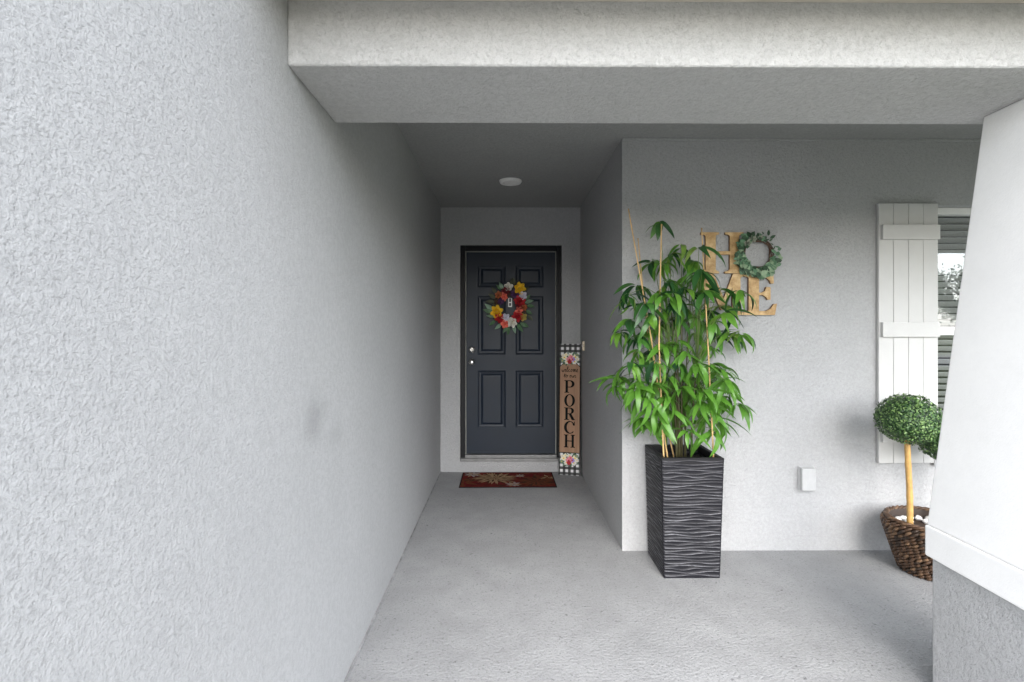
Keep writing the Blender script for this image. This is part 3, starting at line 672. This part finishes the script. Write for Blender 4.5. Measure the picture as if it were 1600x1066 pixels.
# tall stakes
def stake(pts, r=.0043):
    pts = [Vector(p) - O for p in pts]; q = []; rr = []; nseg = 14
    for i in range(nseg * 4 + 1):
        t = i / (nseg * 4) * (len(pts) - 1); k = min(int(t), len(pts) - 2); q.append(pts[k].lerp(pts[k + 1], t - k)); rr.append(r * (1.22 if i % 4 == 0 else 1.0) * (1.1 - .3 * i / (nseg * 4)))
    MB().tube(q, rr, 7).build('stake', 'stake', bp, True)
stake([P(1038, 726, 2.97), P(1030, 540, 2.95), P(1034, 350, 2.93)])
stake([P(1046, 735, 3.05), P(1018, 530, 3.02), P(982, 326, 2.99)])
stake([P(1058, 735, 3.12), P(1014, 540, 3.16), P(997, 372, 3.18)], .0038)
stake([P(1116, 722, 2.99), P(1108, 560, 3.0), P(1097, 356, 3.02)])
def lance(L, W, bend, n=8):
    vs = []; fs = []; x = z = 0; ang = 0.0; ds = L / (n - 1)
    for i in range(n):
        t = i / (n - 1); wd = W * .5 * max(.02, (math.sin(math.pi * min(1, t ** .75)) ** .85 if t < 1 else 0))
        for s_ in (-1, 0, 1): vs.append((x, wd * s_, z + abs(s_) * wd * .28))
        ang = -bend * ((t + .5 / n) ** .9); x += ds * math.cos(ang); z += ds * math.sin(ang)
    for i in range(n - 1):
        for k in range(2): fs.append((i * 3 + k, i * 3 + k + 1, i * 3 + 4 + k, i * 3 + 3 + k))
    return vs, fs
lmesh = []
for k in range(14):
    vs, fs = lance(rb.uniform(.12, .205), rb.uniform(.027, .041), rb.uniform(.7, 2.2)); o = MB().add(vs, fs).build('leaf', 'bamboo', None, True, recalc=False)
    lmesh.append(o.data); bpy.data.objects.remove(o)
Z1 = [(372, 118, 2), (480, 245, 3), (575, 250, 2), (430, 285, 4), (335, 325, 5), (590, 372, 4), (545, 330, 5), (415, 425, 6), (250, 455, 5), (205, 500, 6), (300, 545, 6), (445, 495, 6), (430, 550, 6), (505, 465, 5), (600, 480, 5), (690, 470, 3),
      (790, 480, 4), (690, 555, 6), (610, 575, 6), (720, 590, 5), (210, 630, 5), (330, 600, 5), (450, 625, 6), (165, 690, 5), (300, 690, 5), (255, 715, 5), (560, 700, 5), (670, 700, 6), (790, 695, 5), (745, 700, 4), (260, 790, 5), (330, 785, 5),
      (220, 860, 6), (355, 850, 5), (465, 850, 5), (560, 860, 6), (640, 860, 6), (690, 890, 6), (160, 930, 6), (255, 945, 5), (330, 985, 5), (455, 910, 6), (545, 925, 6), (640, 940, 6), (710, 940, 6), (390, 330, 4), (520, 400, 5), (470, 740, 4)]
Z1 += [(380, 640, 5), (500, 560, 5), (560, 620, 5), (620, 770, 5), (400, 760, 5), (510, 800, 5), (580, 420, 4), (370, 480, 5), (640, 630, 5), (480, 980, 5), (600, 1000, 5), (400, 920, 4)]
Z2 = [(250, 60, 5), (330, 30, 5), (720, 60, 5), (640, 180, 5), (480, 120, 5), (400, 100, 5), (600, 130, 5), (440, 180, 4), (150, 40, 5), (240, 110, 5), (280, 215, 6), (345, 240, 5), (355, 160, 5), (450, 50, 5), (560, 50, 6), (650, 95, 6), (715, 100, 5), (770, 140, 5), (550, 150, 5), (610, 220, 6), (680, 215, 6), (500, 270, 4), (650, 280, 4), (300, 90, 5), (415, 200, 3)]
clusters = [(920 + u / 3.331, 320 + v / 3.331, n) for u, v, n in Z1] + [(920 + u / 3.331, 600 + v / 3.331, n) for u, v, n in Z2]
twigs = MB(); extra = MB(); count = 0
for i, (cpx, cpy, n) in enumerate(clusters):
    dxn = (cpx - 1075) / 115.0
    lim = math.sqrt(max(.05, 1 - min(1, abs(dxn)) ** 2))
    Y = PY + max(-.25, min(.115, rb.uniform(-1, .75) * .24 * lim))
    node = P(cpx, cpy - 9, Y)
    # twig from a cane
    c = min(canes, key=lambda q: abs(q[4].x + O.x - node.x) + rb.uniform(0, .06))
    zt = max(.06, min(c[-1].z - .02, node.z - O.z - rb.uniform(.03, .12)))
    tt = zt / c[-1].z; base = c[0].lerp(c[-1], tt) if tt <= 1 else c[-1]
    e = node - O; mid = base.lerp(e, .55) + Vector((0, 0, .05 + .04 * rb.random()))
    twigs.tube([base, base.lerp(mid, .6) + Vector((0, 0, .01)), mid, mid.lerp(e, .6) + Vector((0, 0, .008)), e], [.0028, .0025, .0022, .0018, .0012], 5)
    out = math.atan2(e.y - base.y, e.x - base.x)
    for k in range(n + (4 if n > 3 else 2)):
        spread = (k - (n - 1) / 2) / max(1, n - 1) * 2.4 + rb.uniform(-.35, .35)
        az = out + spread
        pitch = rb.uniform(-.15, .75) - .1
        # keep tips off the wall behind
        tipy = node.y + .15 * math.sin(az) * math.cos(pitch)
        if tipy > YW - .02: az = -az
        s = rb.uniform(.62, 1.12)
        M4 = Matrix.Translation(e + Vector((rb.uniform(-.012, .012), rb.uniform(-.012, .012), rb.uniform(-.015, .012)))) @ Matrix.Rotation(az, 4, 'Z') @ Matrix.Rotation(pitch, 4, 'Y') @ Matrix.Rotation(rb.uniform(-.6, .6), 4, 'X') @ Matrix.Scale(s, 4)
        o = link('leaf', rb.choice(lmesh), bp) if count < 300 else None
        if o: o.matrix_local = M4
        else:
            me = rb.choice(lmesh); extra.add([tuple(v.co) for v in me.vertices], [tuple(p.vertices) for p in me.polygons], 0, M4)
        count += 1
twigs.build('twigs', 'twig', bp, True)
if extra.v: tag(extra.build('leaves', 'bamboo', bp, True, recalc=False), kind='stuff')

# ------------------------------------------------------------------ basket with topiaries
BX, BY = 2.50, 2.995
bk = tag(empty('wicker_basket', (BX, BY, 0)), 'brown woven basket pot holding the ball topiaries', 'basket')
BH = .305
def bprof(t):      # radius at height fraction
    return .146 + (.234 - .146) * (t / .9) ** .9 if t < .9 else .234 - .02 * ((t - .9) / .1)
MB().lathe([(0, .004), (.134, .004), (.136, .01)] + [(bprof(t / 10) - .010, BH * t / 10) for t in range(11)] + [(.196, BH - .004), (.192, BH - .06), (0, BH - .06)], None, 40).build('liner', 'wick1', bk, True)
wm = MB(); rw = random.Random(5); rows = 17
for j in range(rows):
    z = .012 + (BH - .035) * j / (rows - 1); rad = bprof(z / BH); n = int(30 + 16 * z / BH)
    for k in range(n):
        a = 2 * math.pi * (k + .5 * (j % 2)) / n + rw.uniform(-.02, .02); da = 2 * math.pi / n * 1.25
        pts = []
        for q in range(5):
            t = q / 4 - .5; rr = rad + .004 - .010 * (2 * t) ** 2 * .8; aa = a + da * t
            zz = z + t * .026
            pts.append((rr * math.cos(aa), rr * math.sin(aa), max(.006, zz)))
        wm.tube(pts, [.0035, .0075, .009, .0075, .0035], 6, rw.choice((0, 1, 1, 1, 2)))
tag(wm.build('weave', ['wick1', 'wick2', 'wick3'], bk, True), kind='stuff')
rm2 = MB()
for s_ in range(3):
    rm2.tube([((.213 + .009 * math.cos(14 * t + s_ * 2.09)) * math.cos(t), (.213 + .009 * math.cos(14 * t + s_ * 2.09)) * math.sin(t), BH - .002 + .008 * math.sin(14 * t + s_ * 2.09)) for t in [2 * math.pi * i / 120 for i in range(121)]], .0078, 6, s_ % 2 + 1)
rm2.build('rim', ['wick1', 'wick2', 'wick3'], bk, True)
# pebbles lying in the pot
ico = MB(); bmx = bmesh.new(); bmesh.ops.create_icosphere(bmx, subdivisions=2, radius=1.0)
pv = [v.co.copy() for v in bmx.verts]; pf = [tuple(v.index for v in f.verts) for f in bmx.faces]; bmx.free()
pmesh = []
for k in range(3):
    vs = [v * (1 + .16 * math.sin(3 * v.x + k * 2) + .12 * math.cos(4 * v.y + k) + .07 * math.sin(6 * v.z + k)) for v in pv]; o = MB().add(vs, pf).build('pebble', 'pebble', None, True); pmesh.append(o.data); bpy.data.objects.remove(o)
for k in range(26):
    if k < 20: a = 2 * math.pi * k / 20; r = .160
    else: a = 2 * math.pi * k / 6; r = .11
    o = link('pebble', pmesh[k % 3]); s = random.uniform(.015, .025)
    o.location = (BX + r * math.cos(a), BY + r * math.sin(a), BH - .06 + s * .72); o.scale = (s * random.uniform(1, 1.35), s * random.uniform(.85, 1.05), s * .75); o.rotation_euler = (0, 0, random.uniform(0, 6))
    tag(o, 'smooth white pebble lying in the woven basket pot', 'pebble', 'white pebbles in the basket pot')
def topiary(c, rx, rz, base, label, seed):
    rt = random.Random(seed); t = tag(empty('topiary_tree', base), label, 'topiary', 'ball topiaries in the basket'); b = Vector(base); c = Vector(c) - b
    n = 24; pts = []; rr = []
    for i in range(n + 1):
        f = i / n; pts.append(Vector((0, 0, 0)).lerp(c - Vector((0, 0, rz * .75)), f) + Vector((.004 * math.sin(f * 5), 0, 0))); rr.append(.0155 * (1.10 if i in (0, 9, 17) else 1.0) * (1.05 - .1 * f))
    MB().tube(pts, rr, 12).build('trunk', 'cane', t, True)
    m = MB()
    m.add([(v.x * rx * .90 + c.x, v.y * rx * .90 + c.y, v.z * rz * .90 + c.z) for v in pv], pf, 2)
    lv, lf = broadleaf(1.0, .62, .25, 5, .3)
    K = 3600
    for i in range(K):
        z = 1 - 2 * (i + .5) / K; ph = i * 2.399963; r = math.sqrt(max(0, 1 - z * z)); nrm = Vector((r * math.cos(ph), r * math.sin(ph), z))
        lump = 1 + .035 * math.sin(9 * nrm.x + seed) * math.sin(8 * nrm.z + 1) + rt.choice((0, 0, 0, 0, .045)) + rt.uniform(-.05, .03)
        p = Vector((nrm.x * rx * lump, nrm.y * rx * lump, nrm.z * rz * lump)) * .96 + c
        q = nrm.to_track_quat('Z', 'Y').to_matrix().to_4x4()
        m.add(lv, lf, rt.choices((0, 1, 2), (5, 3, 2))[0], Matrix.Translation(p) @ q @ Matrix.Rotation(rt.uniform(0, 6.28), 4, 'Z') @ Matrix.Rotation(R(rt.uniform(-55, -8)), 4, 'Y') @ Matrix.Scale(rt.uniform(.0115, .0175), 4))
    tag(m.build('crown', ['box1', 'box2', 'box3'], t, True, recalc=False), kind='stuff')
topiary((2.333, 2.955, .905), .158, .141, (2.344, 2.955, BH - .059), 'ball topiary on the taller bamboo stem, rising highest from the basket', 4)
topiary((2.635, 3.03, .775), .158, .140, (2.60, 3.03, BH - .059), 'ball topiary on the shorter stem, half hidden behind the white column', 9)

# ------------------------------------------------------------------ across the street (mirrored in the window)
def tree(loc, h, rx, seed, label):
    rt = random.Random(seed); t = tag(empty('street_tree', loc), label, 'tree', 'trees across the road')
    m = MB(); m.tube([(0, 0, -.05), (.05, .02, h * .25), (.0, .06, h * .55), (.05, 0, h * .8)], [h * .03, h * .024, h * .017, h * .006], 8)
    tips = []
    for k in range(9):
        a = k * 2.4; z = h * (.38 + .05 * k); e = Vector((math.cos(a) * rx * .75, math.sin(a) * rx * .75, z + h * .17)); m.tube([(0, .03, z), tuple(e * .5 + Vector((0, 0, z * .5))), tuple(e)], [h * .012, h * .008, h * .003], 6); tips.append(e)
    tips.append(Vector((0, 0, h * .92))); m.build('trunk', 'bark', t, True)
    lm = MB(); lv, lf = broadleaf(1, .5, .2, 3)
    for k in range(5000):
        e = rt.choice(tips); p = e + Vector((rt.gauss(0, rx * .2), rt.gauss(0, rx * .2), rt.gauss(0, h * .06)))
        lm.add(lv, lf, rt.choice((0, 0, 1)), Matrix.Translation(p) @ Euler((rt.uniform(0, 6), rt.uniform(0, 6), rt.uniform(0, 6))).to_matrix().to_4x4() @ Matrix.Scale(h * .03, 4))
    tag(lm.build('crown', ['tree1', 'tree2'], t, recalc=False), kind='stuff')
tree((18.3, -13.6, -.12), 3.9, 0.95, 3, 'small young tree on the near verge of the road')
tree((44, -30.0, -.12), 6.0, 3.0, 5, 'larger spreading tree beyond the road')
nb = tag(empty('neighbour_house', (24, -38, -.12)), 'single-storey beige house across the road', 'house')
MB().box(-8, 8, -5, 5, 0, 2.8).build('wall', 'soffit', nb)
vs = [(-8.6, -5.6, 2.81), (8.6, -5.6, 2.81), (8.6, 5.6, 2.81), (-8.6, 5.6, 2.81), (-4, 0, 4.9), (4, 0, 4.9)]
MB().add(vs, [(3, 2, 1, 0), (0, 1, 5, 4), (1, 2, 5), (2, 3, 4, 5), (3, 0, 4)]).build('roof', 'roof', nb)
for x in (-5, 0, 5):
    wdw = MB().box(x - .7, x + .7, 5.002, 5.06, .9, 2.2).build('window', 'white_vinyl', nb); MB().box(x - .62, x + .62, 5.061, 5.07, .98, 2.12).build('pane', 'glass', wdw)
